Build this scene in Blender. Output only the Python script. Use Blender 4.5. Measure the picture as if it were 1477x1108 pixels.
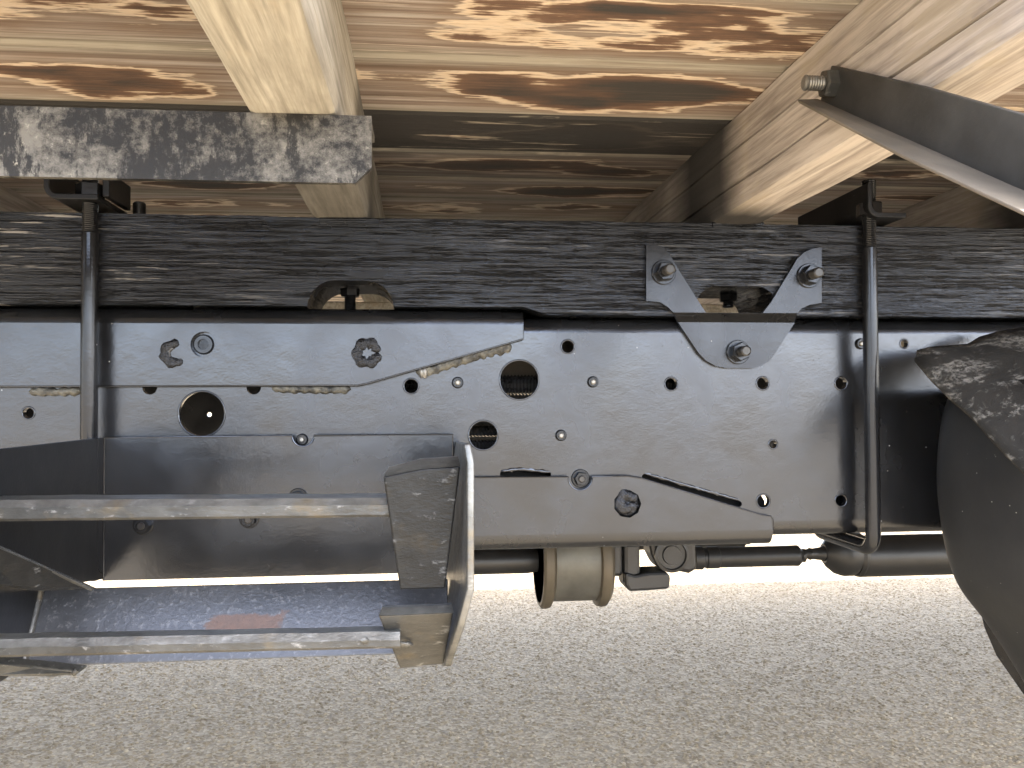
import bpy, math, random
import numpy as np
from mathutils import Vector, Matrix, noise
random.seed(7); rng = np.random.default_rng(7)
scene = bpy.context.scene
for o in list(bpy.data.objects): bpy.data.objects.remove(o, do_unlink=True)
C = scene.collection

# ------------------------------------------------------------------ camera
CAMZ = 0.60                        # eye height above the ground
F = 1250.0; CX, CY = 738.5, 554.0  # focal length and centre in photo pixels
dy = Vector((-0.1028, -0.0208, -1)).normalized()        # world +Y seen from the camera
ex = Vector((1, 0.005, 0)); ex = (ex - dy * ex.dot(dy)).normalized()
ez = ex.cross(dy)
M3 = Matrix((ex, dy, ez))
cam = bpy.data.cameras.new('camera'); camo = bpy.data.objects.new('camera', cam); C.objects.link(camo)
camo.matrix_world = Matrix.Translation((0, 0, CAMZ)) @ M3.to_4x4()
cam.sensor_width = 36; cam.lens = F / 1477 * 36; cam.clip_start = 0.02; cam.clip_end = 2000
scene.camera = camo

# ------------------------------------------------------------------ light
SUN_EL, SUN_AZ = 55.0, 135.0       # azimuth clockwise from +Y: behind the camera, to its right
w = bpy.data.worlds.new('World'); scene.world = w; w.use_nodes = True
nt = w.node_tree; bg = nt.nodes['Background']
sky = nt.nodes.new('ShaderNodeTexSky'); sky.sky_type = 'NISHITA'; sky.sun_disc = False
sky.sun_elevation = math.radians(SUN_EL); sky.sun_rotation = math.radians(SUN_AZ)
sky.air_density = 0.8; sky.dust_density = 2.5; sky.ozone_density = 1.0
hz = nt.nodes.new('ShaderNodeHueSaturation'); hz.inputs['Saturation'].default_value = 0.62      # milky, hazy sky
nt.links.new(sky.outputs[0], hz.inputs['Color']); nt.links.new(hz.outputs[0], bg.inputs[0]); bg.inputs[1].default_value = 0.15
sl = bpy.data.lights.new('sun', 'SUN'); sl.energy = 2.1; sl.angle = math.radians(0.5); sl.color = (1, 0.95, 0.87)
so = bpy.data.objects.new('sun', sl); C.objects.link(so)
a, e = math.radians(SUN_AZ), math.radians(SUN_EL)
sd = Vector((math.sin(a) * math.cos(e), math.cos(a) * math.cos(e), math.sin(e)))
so.rotation_euler = (-sd).to_track_quat('-Z', 'Y').to_euler()
vs = scene.view_settings; vs.view_transform = 'Standard'; vs.look = 'None'; vs.gamma = 1; vs.exposure = 3.55
vs.use_curve_mapping = False
scene.render.engine = 'CYCLES'
scene.cycles.max_bounces = 10; scene.cycles.diffuse_bounces = 6; scene.cycles.sample_clamp_indirect = 8

# ------------------------------------------------------------------ pixel -> place
def ray(px, py): return M3 @ Vector(((px - CX) / F, (CY - py) / F, -1))
def P(px, py, Y):
    d = ray(px, py); t = Y / d.y
    return Vector((d.x * t, Y, d.z * t + CAMZ))
def PX(px, py, X):
    d = ray(px, py); t = X / d.x
    return Vector((X, d.y * t, d.z * t + CAMZ))
def PZ(px, py, Z):
    d = ray(px, py); t = (Z - CAMZ) / d.z
    return Vector((d.x * t, d.y * t, Z))

# ------------------------------------------------------------------ materials
class MT:
    def __init__(s, name):
        s.m = bpy.data.materials.new(name); s.m.use_nodes = True
        s.nt = s.m.node_tree; s.b = s.nt.nodes['Principled BSDF']
    def n(s, t, **kw):
        nd = s.nt.nodes.new(t)
        for k, v in kw.items():
            if k.startswith('_'): setattr(nd, k[1:], v)
            else:
                key = int(k[1:]) if k[0] == 'i' and k[1:].isdigit() else k
                s.set(nd.inputs[key], v)
        return nd
    def set(s, sock, v):
        if isinstance(v, bpy.types.NodeSocket): s.nt.links.new(v, sock)
        elif isinstance(v, (tuple, list)) and len(v) == 3 and sock.type == 'RGBA': sock.default_value = (*v, 1)
        else: sock.default_value = v
    def coord(s, scale=(1, 1, 1), kind='pos', off=None):
        if kind == 'pos': v = s.n('ShaderNodeNewGeometry').outputs['Position']
        elif kind == 'uv': v = s.n('ShaderNodeTexCoord').outputs['UV']
        else: v = s.n('ShaderNodeTexCoord').outputs['Object']
        if off:
            r = s.n('ShaderNodeObjectInfo').outputs['Random']
            v = s.n('ShaderNodeVectorMath', _operation='ADD', i0=v, i1=s.n('ShaderNodeVectorMath', _operation='SCALE', i0=off, Scale=r).outputs[0]).outputs[0]
        return s.n('ShaderNodeVectorMath', _operation='MULTIPLY', i0=v, i1=scale).outputs[0]
    def noise(s, vec, scale=1, detail=4, rough=.55, dist=0):
        return s.n('ShaderNodeTexNoise', Vector=vec, Scale=scale, Detail=detail, Roughness=rough, Distortion=dist).outputs['Fac']
    def ramp(s, f, stops):
        nd = s.n('ShaderNodeValToRGB', Fac=f); cr = nd.color_ramp
        while len(cr.elements) < len(stops): cr.elements.new(.5)
        for el, (p, c) in zip(cr.elements, stops):
            el.position = p
            el.color = (c, c, c, 1) if not isinstance(c, (tuple, list)) else (*c, 1)
        return nd.outputs[0]
    def math(s, op, a, b=0.0, c=0.0, clamp=False):
        return s.n('ShaderNodeMath', _operation=op, _use_clamp=clamp, i0=a, i1=b, i2=c).outputs[0]
    def mix(s, f, a, b):
        nd = s.n('ShaderNodeMix', _data_type='RGBA')
        s.set(nd.inputs[0], f); s.set(nd.inputs[6], a); s.set(nd.inputs[7], b); return nd.outputs[2]
    def bump(s, h, strength=.3, dist=.002, prev=None):
        nd = s.n('ShaderNodeBump', Height=h, Strength=strength, Distance=dist)
        if prev is not None: s.set(nd.inputs['Normal'], prev)
        return nd.outputs[0]
    def done(s, col=None, rough=None, metal=None, spec=None, normal=None, tint=None):
        if tint: s.set(s.b.inputs['Specular Tint'], tint)
        for k, v in (('Base Color', col), ('Roughness', rough), ('Metallic', metal), ('Specular IOR Level', spec), ('Normal', normal)):
            if v is not None: s.set(s.b.inputs[k], v)
        return s.m
MAT = {}
def paint_black(name, base=.022, rough=.3, dust=.25, spec=.6, dustcol=(.15, .16, .185)):
    t = MT(name); v = t.coord()
    big = t.noise(v, 7, 5, .6); fine = t.noise(v, 420, 3, .6)
    spots = t.n('ShaderNodeTexVoronoi', Vector=v, Scale=95).outputs['Distance']
    spk = t.ramp(spots, [(.0, 1.0), (.045, 1.0), (.07, 0.0)])
    spk = t.math('MULTIPLY', spk, t.ramp(t.noise(v, 13, 3), [(.58, 0.0), (.66, 1.0)]))
    d = t.math('MULTIPLY', t.ramp(big, [(.35, 0.0), (.75, 1.0)]), dust)
    col = t.mix(d, (base, base * 1.05, base * 1.2), dustcol)
    speck = t.n('ShaderNodeTexVoronoi', Vector=v, Scale=60).outputs['Distance']
    wm = t.math('MULTIPLY', t.ramp(speck, [(0, 1.0), (.028, 1.0), (.04, 0.0)]), t.ramp(t.noise(v, 31, 2), [(.55, 0.0), (.6, 1.0)]))
    col = t.mix(wm, col, (.34, .34, .33))
    wipe = t.noise(t.coord((1.2, 1, 1.0)), 14, 4, .5, .3)
    rg = t.math('MULTIPLY_ADD', t.ramp(wipe, [(.3, 0.0), (.7, 1.0)]), .14, rough - .06)
    rg = t.math('ADD', rg, t.math('MULTIPLY', d, .5))
    nb = t.bump(fine, .12, .0006); nb = t.bump(t.noise(v, 55, 3, .5), .12, .002, nb)
    nb = t.bump(spk, .5, .0012, nb)
    return t.done(col, rg, 0, spec, nb, (.81, .87, 1.0))
MAT['paint'] = paint_black('satin_black_paint', .006, .22, .03, .78)
MAT['paint_bracket'] = paint_black('bracket_black_paint', .006, .25, .04, .5)
MAT['paint_gloss'] = paint_black('gloss_black_paint', .007, .2, .03, .45)
MAT['paint_dull'] = paint_black('dull_black_paint', .007, .36, .06, .3)
MAT['paint_worn'] = paint_black('worn_black_paint', .035, .3, .3, .8, (.2, .2, .22))
def dusty():
    t = MT('dusty_black_steel'); v = t.coord()
    big = t.noise(v, 11, 4, .6); n2 = t.noise(v, 210, 6, .8); n3 = t.noise(t.coord((1, 1, .35)), 36, 7, .72); n4 = t.noise(v, 60, 8, .8)
    g_ = t.math('ADD', t.math('MULTIPLY', n4, .6), t.math('MULTIPLY', n2, .4))
    m1 = t.ramp(t.math('ADD', g_, t.math('MULTIPLY_ADD', big, .7, -.35)), [(.42, 0.0), (.58, 1.0)])
    col = t.mix(t.math('MULTIPLY', m1, .9), (.008, .008, .009), (.135, .13, .12))
    col = t.mix(t.ramp(n3, [(.50, 0.0), (.54, .95)]), col, (.008, .008, .009))
    col = t.mix(t.math('MULTIPLY', t.ramp(n2, [(.60, 0.0), (.66, 1.0)]), t.ramp(big, [(.4, 0.0), (.6, .9)])), col, (.26, .25, .22))
    return t.done(col, .55, 0, .3, t.bump(n2, .5, .0012))
MAT['dusty'] = dusty()
def galv(nm='galvanised_steel', k=1.0, mt=.5):
    t = MT(nm); v = t.coord()
    n1 = t.noise(v, 24, 6, .65); n2 = t.noise(t.coord((1, 1, 2.2)), 90, 5, .65)
    col = t.mix(t.ramp(n1, [(.35, 0.0), (.7, 1.0)]), (.046 * k, .047 * k, .046 * k), (.12 * k, .121 * k, .116 * k))
    col = t.mix(t.ramp(t.noise(v, 45, 4), [(.58, 0.0), (.75, .6)]), col, (.19 * min(k, 1.0), .15 * min(k, 1.0), .09 * min(k, 1.0)))
    col = t.mix(t.ramp(n2, [(.6, 0.0), (.72, .7)]), col, (.30 * min(1, k + .3), .30 * min(1, k + .3), .295 * min(1, k + .3)))
    return t.done(col, t.ramp(n2, [(.3, .28), (.7, .45)]), mt, .5 if k > .4 else .22, t.bump(n2, .4, .0015))
MAT['galv'] = galv(); MAT['galv_pale'] = galv('pale_galvanised_steel', 1.8, .6); MAT['galv_dark'] = galv('dark_dull_steel', .16, .0); MAT['galv_mid'] = galv('grimy_galvanised_steel', .6, .25); MAT['sky_bright'] = galv('sky_bright_steel', 2.4, .75)  # last one: sky light on the step tops put into a paler steel
def zinc():
    t = MT('dull_zinc_steel'); v = t.coord()
    col = t.mix(t.noise(v, 60, 4), (.12, .12, .115), (.35, .34, .32))
    return t.done(col, .4, .6, .5, t.bump(t.noise(v, 200, 3), .3, .0006))
MAT['zinc'] = zinc()
def weld():
    t = MT('weld_bead'); v = t.coord()
    n1 = t.noise(v, 110, 5, .65)
    col = t.mix(t.ramp(n1, [(.4, 0.0), (.62, 1.0)]), (.018, .018, .017), (.105, .10, .082))
    return t.done(col, .5, .1, .5, t.bump(n1, .8, .003))
MAT['weld'] = weld()
def weldblk():
    t = MT('black_weld'); v = t.coord()
    n1 = t.noise(v, 150, 5, .65)
    return t.done((.007, .007, .008), t.ramp(n1, [(.3, .14), (.7, .35)]), 0, .5, t.bump(n1, .8, .004), (.81, .87, 1.0))
MAT['weldblk'] = weldblk()
def blackwood():
    t = MT('black_painted_timber')
    v = t.coord((15, 30, 370)); v2 = t.coord((40, 90, 900)); v3 = t.coord((3, 9, 40))
    warp = t.n('ShaderNodeVectorMath', _operation='ADD', i0=v, i1=t.n('ShaderNodeVectorMath', _operation='SCALE', i0=t.n('ShaderNodeTexNoise', Vector=v3, Scale=2.0, Detail=4).outputs['Color'], Scale=.9).outputs[0]).outputs[0]
    n1 = t.noise(warp, 1, 4, .6); n2 = t.noise(v2, 1, 3, .6); nz = t.noise(t.coord((5, 5, 14)), 1, 3)
    crack = t.ramp(n1, [(.34, 0.0), (.46, .85), (.62, 1.0)])
    pos = t.n('ShaderNodeSeparateXYZ', Vector=t.n('ShaderNodeNewGeometry').outputs['Position'])
    region = t.ramp(nz, [(.42, 0.0), (.6, 1.0)])
    left = t.ramp(t.math('MULTIPLY', pos.outputs[0], -1.0), [(.06, .3), (.36, 1.0)])
    peel = t.math('MULTIPLY', t.ramp(n1, [(.615, 0.0), (.65, 1.0)]), t.math('MULTIPLY', region, left))
    col = t.mix(t.math('MULTIPLY', peel, .8), (.007, .0075, .009), (.30, .29, .275))
    col = t.mix(t.math('MULTIPLY', t.ramp(n2, [(.55, 0.0), (.75, 1.0)]), .2), col, (.03, .03, .034))
    h = t.math('ADD', crack, t.math('MULTIPLY', n2, .35))
    return t.done(col, t.ramp(nz, [(.3, .30), (.7, .18)]), 0, .42, t.bump(h, .8, .0021), (.70, .80, 1.0))
MAT['blackwood'] = blackwood()
def deckwood(name, paint, tone=1.0):
    t = MT(name)
    uv = t.coord((1, 1, 1), 'uv', (17.3, 9.1, 3.0))
    vy = t.n('ShaderNodeSeparateXYZ', Vector=t.n('ShaderNodeTexCoord').outputs['UV']).outputs[1]     # 0..1 over the width
    sc = lambda s: t.n('ShaderNodeVectorMath', _operation='MULTIPLY', i0=uv, i1=s).outputs[0]
    wob = t.n('ShaderNodeTexNoise', Vector=sc((22, 7, 1)), Scale=1, Detail=4).outputs['Color']
    pv = t.n('ShaderNodeVectorMath', _operation='ADD', i0=sc((4.6, 1.5, 1)), i1=t.n('ShaderNodeVectorMath', _operation='SCALE', i0=wob, Scale=.26).outputs[0]).outputs[0]
    f = t.noise(pv, 1, 8, .46)
    c = t.math('MULTIPLY', t.math('SUBTRACT', vy, .5), 2.0); c = t.math('MULTIPLY', c, c)
    f = t.math('ADD', f, t.math('MULTIPLY_ADD', c, -.34, .07))
    grain = t.noise(sc((1.5, 13, 1)), 1, 6, .62, .25); fine = t.noise(sc((5, 46, 1)), 1, 5, .7); mid = t.noise(sc((7, 26, 1)), 1, 5, .65)
    k = tone * 1.0
    base = t.ramp(grain, [(.27, (0.144 * k, 0.11 * k, 0.0947 * k)), (.42, (0.27 * k, 0.216 * k, 0.19 * k)), (.56, (0.385 * k, 0.335 * k, 0.307 * k)), (.72, (0.558 * k, 0.529 * k, 0.516 * k))])
    base = t.mix(t.ramp(c, [(.40, 0.0), (.95, .8)]), base, (0.328 * k, 0.32 * k, 0.278 * k))
    base = t.mix(t.math('MULTIPLY', t.ramp(fine, [(.45, 0.0), (.75, 1.0)]), .75), base, (.085, .055, .034))
    base = t.mix(t.math('MULTIPLY', t.ramp(mid, [(.62, 0.0), (.68, 1.0)]), .5), base, (0.808 * k, 0.729 * k, 0.641 * k))
    f = t.math('ADD', f, t.math('MULTIPLY_ADD', t.noise(sc((15, 42, 1)), 1, 5, .65), .13, -.065))
    px_ = t.n('ShaderNodeSeparateXYZ', Vector=t.n('ShaderNodeNewGeometry').outputs['Position']).outputs[0]
    win = t.ramp(t.math('MULTIPLY_ADD', px_, 1 / 1.2, .5), [(.21, 0.0), (.27, 1.0), (.35, 1.0), (.39, 0.0), (.475, 0.0), (.53, 1.0), (.66, 1.0), (.74, .2)])
    f = t.math('ADD', f, t.math('MULTIPLY_ADD', win, .16, -.085))
    rb = t.ramp(f, [(.0, (0, 0, 0)), (.545, (.68, .58, .48)), (.570, (.66, .54, .42)), (.586, (.17, .105, .075)), (.64, (.095, .064, .052)), (.68, (.052, .048, .047))])
    base = t.mix(t.ramp(f, [(.40, 0.0), (.53, .55)]), base, (.20 * k, .135 * k, .092 * k))
    m = t.ramp(f, [(.535, 0.0), (.548, 1.0)])
    m = t.math('MULTIPLY', m, t.ramp(fine, [(.22, .6), (.42, 1.0)]))
    col = t.mix(m, base, rb)
    if paint > 0:
        pn = t.noise(sc((5, 5, 1)), 1, 7, .6, .4)
        pm = t.ramp(pn, [(max(0, .66 - .42 * paint - .06), 0.0), (.66 - .42 * paint + .04, 1.0)]) if paint < .9 else t.ramp(t.noise(sc((6, 9, 1)), 1, 6, .6, .3), [(.33, 0.0), (.36, 1.0)])
        edge = t.ramp(t.noise(sc((6, 9, 1)), 1, 6, .6, .3), [(.30, 0.0), (.33, 1.0), (.36, 1.0), (.40, 0.0)])
        col = t.mix(t.math('MULTIPLY', pm, min(.96, paint + .05)), col, (.024, .024, .026))
        if paint >= .9: col = t.mix(t.math('MULTIPLY', edge, .6), col, (.42, .38, .32))
    nb = t.bump(fine, .6, .002); nb = t.bump(grain, .35, .003, nb); nb = t.bump(m, .35, .0015, nb)
    return t.done(col, .75, 0, .25, nb)
MAT['deck'] = deckwood('weathered_deck_boards', 0)
MAT['deck_black'] = deckwood('black_sprayed_deck_board', .95, .8)
MAT['deck_part'] = deckwood('part_sprayed_deck_board', .5, 1.0)
MAT['deck_brown'] = deckwood('brown_deck_board', .22, 1.05)
def beamwood(name, c1, c2, c3, spray, early=0.0):
    t = MT(name); g = t.n('ShaderNodeNewGeometry').outputs['Position']
    v = t.coord((60, 3.2, 60)); vf = t.coord((190, 8, 190)); vm = t.coord((16, 7, 16))
    n1 = t.noise(v, 1, 6, .6, .5); n2 = t.noise(vf, 1, 4, .65); n3 = t.noise(vm, 1, 5, .65)
    col = t.ramp(n1, [(.28, c1), (.5, c2), (.72, c3)])
    col = t.mix(t.math('MULTIPLY', t.ramp(n2, [(.42, 0.0), (.66, 1.0)]), .6), col, tuple(x * .55 for x in c1))
    st_ = t.noise(t.coord((9, 4, 9)), 1, 6, .68)
    col = t.mix(t.math('MULTIPLY', t.ramp(st_, [(.5, 0.0), (.68, 1.0)]), .55), col, tuple(x * .7 for x in c1))
    col = t.mix(t.math('MULTIPLY', t.ramp(n3, [(.55, 0.0), (.62, 1.0)]), t.math('MULTIPLY', t.ramp(n2, [(.4, 0.0), (.55, 1.0)]), .6)), col, (.42, .37, .30))
    y = t.n('ShaderNodeSeparateXYZ', Vector=g).outputs[1]
    y = t.math('ADD', y, t.math('MULTIPLY_ADD', n3, .05, -.025))
    sp = t.ramp(y, [(.745 - early, 0.0), (.80 - early, 1.0)])
    sp = t.math('MULTIPLY', sp, t.ramp(y, [(.90, 1.0), (.98, .25)]))
    col = t.mix(t.math('MULTIPLY', sp, spray), col, (.03, .03, .032))
    nb = t.bump(n2, .45, .0018); nb = t.bump(n1, .4, .004, nb)
    return t.done(col, .78, 0, .25, nb)
MAT['beam_pale'] = beamwood('pale_bearer_timber', (.255, .235, .20), (.44, .42, .375), (.55, .535, .495), .66, .09)
MAT['beam_brown'] = beamwood('brown_bearer_timber', (.27, .237, .22), (.50, .455, .425), (.60, .56, .53), .96)
def ground_mat(name, stone):
    t = MT(name); v = t.coord()
    if stone:
        r = t.n('ShaderNodeAttribute', _attribute_name='tint').outputs['Fac']
        col = t.ramp(r, [(0, (.18, .137, .084)), (.35, (.258, .202, .126)), (.75, (.328, .26, .168)), (1, (.455, .375, .255))])
        big = t.noise(v, 2.3, 5, .65); col = t.mix(t.ramp(big, [(.35, .0), (.62, .45)]), col, (.163, .128, .082)); col = t.mix(t.ramp(t.noise(v, 9, 4, .6), [(.62, 0.0), (.72, .5)]), col, (.12, .10, .075))
        nb = t.bump(t.noise(v, 500, 3), .3, .001)
    else:
        vo = t.n('ShaderNodeTexVoronoi', Vector=v, Scale=150); n2 = t.noise(v, 300, 4, .6); n3 = t.noise(v, 3, 4, .6)
        cc = t.n('ShaderNodeSeparateColor', Color=vo.outputs['Color']).outputs[0]
        col = t.ramp(cc, [(0, (.165, .126, .077)), (.5, (.258, .202, .126)), (1, (.355, .288, .19))])
        col = t.mix(t.math('MULTIPLY', n3, .3), col, (.253, .199, .126))
        nb = t.bump(t.math('ADD', vo.outputs['Distance'], t.math('MULTIPLY', n2, .5)), .6, .004)
    return t.done(col, .8, 0, .3, nb)
MAT['ground'] = ground_mat('chip_seal_ground', False); MAT['stone'] = ground_mat('chip_stones', True)
def plastic():
    t = MT('dusty_black_plastic'); v = t.coord()
    n1 = t.noise(v, 10, 6, .6); n2 = t.noise(v, 160, 4, .7)
    col = t.mix(t.ramp(n1, [(.35, 0.0), (.7, .6)]), (.012, .0125, .0135), (.03, .0305, .031))
    spk = t.ramp(t.n('ShaderNodeTexVoronoi', Vector=v, Scale=120).outputs['Distance'], [(0, 1.0), (.05, 1.0), (.08, 0.0)])
    spk = t.math('MULTIPLY', spk, t.ramp(t.noise(v, 40, 2), [(.5, 0.0), (.6, .7)]))
    col = t.mix(spk, col, (.45, .45, .43))
    return t.done(col, .5, 0, .4, t.bump(n2, .15, .001), (.81, .87, 1.0))
MAT['plastic'] = plastic()
def scuffed():
    t = MT('scuffed_black_plastic'); v = t.coord()
    n1 = t.noise(v, 34, 8, .72, .6); n2 = t.noise(v, 200, 4, .7)
    pos = t.coord((1, 1, 1))
    m = t.math('MULTIPLY', t.ramp(n1, [(.5, 0.0), (.6, 1.0)]), t.ramp(n2, [(.42, 0.0), (.6, 1.0)]))
    col = t.mix(t.ramp(t.noise(v, 9, 4), [(.35, 0.0), (.7, .7)]), (.014, .014, .0135), (.045, .043, .04))
    col = t.mix(t.math('MULTIPLY', m, .7), col, (.3, .29, .27))
    return t.done(col, .6, 0, .35, t.bump(n1, .5, .003))
MAT['scuffed'] = scuffed()
def simple(name, col, rough, metal=0, bs=120, bstr=.2, var=.35):
    t = MT(name); v = t.coord(); n1 = t.noise(v, bs, 4); n0 = t.noise(v, 18, 4)
    c = t.mix(t.ramp(n0, [(.3, 0.0), (.7, 1.0)]), tuple(x * (1 - var) for x in col), tuple(min(1, x * (1 + var)) for x in col))
    return t.done(c, rough, metal, .5, t.bump(n1, bstr, .001))
MAT['stay_tan'] = simple('tan_steel', (.135, .115, .09), .7, 0, 160, .3, .3)
MAT['dusty_stay'] = simple('grey_worn_steel', (.045, .046, .046), .5, 0, 160, .3, .5)
MAT['stud'] = simple('black_sprayed_thread', (.035, .035, .037), .28, .3)
MAT['void'] = simple('slot_dark', (.004, .004, .004), .9)  # for the strips that paint the slots dark
MAT['iron'] = simple('dark_driveline_iron', (.016, .0165, .018), .42, .1)
MAT['drum'] = simple('grey_drum_iron', (.10, .097, .085), .5, .3)
MAT['drum_rim'] = simple('stained_drum_rim', (.075, .062, .043), .55, .2)
MAT['rubber'] = simple('black_hose_plastic', (.02, .02, .021), .15)
MAT['rust'] = simple('brown_rust', (.13, .065, .04), .8, 0, 300, .4)
MAT['crossmember'] = simple('dusty_brown_steel', (.11, .095, .075), .7)

# ------------------------------------------------------------------ mesh helpers
class MB:
    def __init__(s): s.v = []; s.f = []; s.uv = None
    def add(s, vs_, fs):
        b = len(s.v); s.v += [tuple(v) for v in vs_]; s.f += [tuple(i + b for i in f) for f in fs]; return s
    def box(s, x0, x1, y0, y1, z0, z1):
        return s.add([(x0, y0, z0), (x1, y0, z0), (x1, y1, z0), (x0, y1, z0), (x0, y0, z1), (x1, y0, z1), (x1, y1, z1), (x0, y1, z1)],
                     [(0, 3, 2, 1), (4, 5, 6, 7), (0, 1, 5, 4), (1, 2, 6, 5), (2, 3, 7, 6), (3, 0, 4, 7)])
    def prism(s, pts, d):            # 3-D polygon pushed along vector d
        n = len(pts); d = Vector(d); a_ = [Vector(p) for p in pts]
        return s.add(a_ + [p + d for p in a_], [tuple(range(n))[::-1], tuple(range(n, 2 * n))] + [(i, (i + 1) % n, n + (i + 1) % n, n + i) for i in range(n)])
    def tube(s, path, r, n=12, cap=True):
        path = [Vector(p) for p in path]; m = len(path)
        if not isinstance(r, (list, tuple)): r = [r] * m
        T = [(path[min(i + 1, m - 1)] - path[max(i - 1, 0)]).normalized() for i in range(m)]
        u = T[0].orthogonal().normalized(); vs_ = []
        for i in range(m):
            u = (u - T[i] * u.dot(T[i])).normalized(); q = T[i].cross(u)
            for k in range(n):
                an = 2 * math.pi * k / n; vs_.append(path[i] + (u * math.cos(an) + q * math.sin(an)) * r[i])
        fs = [(i * n + k, i * n + (k + 1) % n, (i + 1) * n + (k + 1) % n, (i + 1) * n + k) for i in range(m - 1) for k in range(n)]
        if cap: fs += [tuple(range(n))[::-1], tuple(range((m - 1) * n, m * n))]
        return s.add(vs_, fs)
    def lathe(s, prof, c=(0, 0, 0), axis=(0, -1, 0), n=24):   # prof: (along axis, radius)
        ax = Vector(axis).normalized(); u = ax.orthogonal().normalized(); q = ax.cross(u); c = Vector(c); m = len(prof)
        vs_ = [c + ax * h + (u * math.cos(2 * math.pi * k / n) + q * math.sin(2 * math.pi * k / n)) * r for h, r in prof for k in range(n)]
        fs = [(i * n + k, i * n + (k + 1) % n, (i + 1) * n + (k + 1) % n, (i + 1) * n + k) for i in range(m - 1) for k in range(n)]
        fs += [tuple(range(n))[::-1], tuple(range((m - 1) * n, m * n))]
        return s.add(vs_, fs)
    def section(s, sec, p0, p1, axis, n=1, jit=0, js=9.0):    # closed section (a,b) run along x or y
        m = len(sec); vs_ = []
        for i in range(n + 1):
            t_ = p0 + (p1 - p0) * i / n
            for (a_, b_) in sec:
                da = db = 0
                if jit:
                    q = Vector((t_ * js, a_ * 30, b_ * 30)); da = noise.noise(q) * jit; db = noise.noise(q + Vector((31, 7, 3))) * jit
                vs_.append((t_, a_ + da, b_ + db) if axis == 'x' else (a_ + da, t_, b_ + db))
        fs = [(i * m + k, i * m + (k + 1) % m, (i + 1) * m + (k + 1) % m, (i + 1) * m + k) for i in range(n) for k in range(m)]
        fs += [tuple(range(m))[::-1], tuple(range(n * m, (n + 1) * m))]
        return s.add(vs_, fs)
    def grid(s, rows):
        m = len(rows[0]); vs_ = [p for r in rows for p in r]
        return s.add(vs_, [(i * m + k, i * m + k + 1, (i + 1) * m + k + 1, (i + 1) * m + k) for i in range(len(rows) - 1) for k in range(m - 1)])
    def mesh(s, name, smooth=35):
        me = bpy.data.meshes.new(name); me.from_pydata(s.v, [], s.f); me.validate(); me.update()
        import bmesh
        bm = bmesh.new(); bm.from_mesh(me); bmesh.ops.recalc_face_normals(bm, faces=bm.faces); bm.to_mesh(me); bm.free()
        if smooth:
            me.shade_smooth(); me.set_sharp_from_angle(angle=math.radians(smooth))
        return me
    def build(s, name, mat, parent=None, smooth=35, bevel=0, solid=0):
        return link(name, s.mesh(name, smooth), mat, parent, bevel, solid)
def link(name, me, mat=None, parent=None, bevel=0, solid=0):
    o = bpy.data.objects.new(name, me); C.objects.link(o)
    if mat and not me.materials: me.materials.append(MAT[mat])
    if parent: o.parent = parent
    if solid:
        md = o.modifiers.new('solid', 'SOLIDIFY'); md.thickness = solid; md.offset = 0
    if bevel:
        md = o.modifiers.new('bevel', 'BEVEL'); md.width = bevel; md.segments = 2; md.limit_method = 'ANGLE'; md.angle_limit = math.radians(40)
    return o
def thing(name, label, cat, group=None, loc=(0, 0, 0)):
    o = bpy.data.objects.new(name, None); C.objects.link(o); o.location = loc; o.empty_display_size = .05
    return tag(o, label, cat, group)
def tag(o, label=None, cat=None, group=None, kind=None):
    if label: o['label'] = label
    if cat: o['category'] = cat
    if group: o['group'] = group
    if kind: o['kind'] = kind
    return o
def circ(cx, cz, r, n=28, a0=0, a1=360):
    k = n if a1 - a0 >= 360 else n + 1
    return [(cx + r * math.cos(math.radians(a0 + (a1 - a0) * i / n)), cz + r * math.sin(math.radians(a0 + (a1 - a0) * i / n))) for i in range(k)]
def flat(outline, holes, y0, y1):
    """filled (x,z) outline with holes, between depths y0 (front) and y1: returns (verts, faces)"""
    cu = bpy.data.curves.new('tmp', 'CURVE'); cu.dimensions = '2D'; cu.fill_mode = 'BOTH'; cu.extrude = abs(y1 - y0) / 2
    for pts in [outline] + holes:
        sp = cu.splines.new('POLY'); sp.points.add(len(pts) - 1); sp.use_cyclic_u = True
        for p_, q in zip(sp.points, pts): p_.co = (q[0], q[1], 0, 1)
    ob = bpy.data.objects.new('tmp', cu); C.objects.link(ob)
    dg = bpy.context.evaluated_depsgraph_get(); me = bpy.data.meshes.new_from_object(ob.evaluated_get(dg))
    ym = (y0 + y1) / 2
    vs_ = [(v.co.x, ym + v.co.z, v.co.y) for v in me.vertices]; fs = [tuple(p_.vertices) for p_ in me.polygons]
    bpy.data.objects.remove(ob); bpy.data.curves.remove(cu); bpy.data.meshes.remove(me)
    return vs_, fs
def xz(px, py, Y): p = P(px, py, Y); return (p.x, p.z)
S = .85 / F                          # metres per photo pixel at the rail
def ring(parent, c, r, t_=.0009, mat='paint'):
    mb = MB(); n = 28; m = 6; vs_ = []; fs = []
    for i in range(n):
        an = 2 * math.pi * i / n
        for k in range(m):
            b = 2 * math.pi * k / m; rr = r + t_ * .6 + t_ * math.cos(b)
            vs_.append((c[0] + rr * math.cos(an), c[1] - t_ * .8 * math.sin(b) , c[2] + rr * math.sin(an)))
    for i in range(n):
        for k in range(m): fs.append((i * m + k, ((i + 1) % n) * m + k, ((i + 1) % n) * m + (k + 1) % m, i * m + (k + 1) % m))
    return mb.add(vs_, fs).build('hole_rim', mat, parent, 60)

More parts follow.
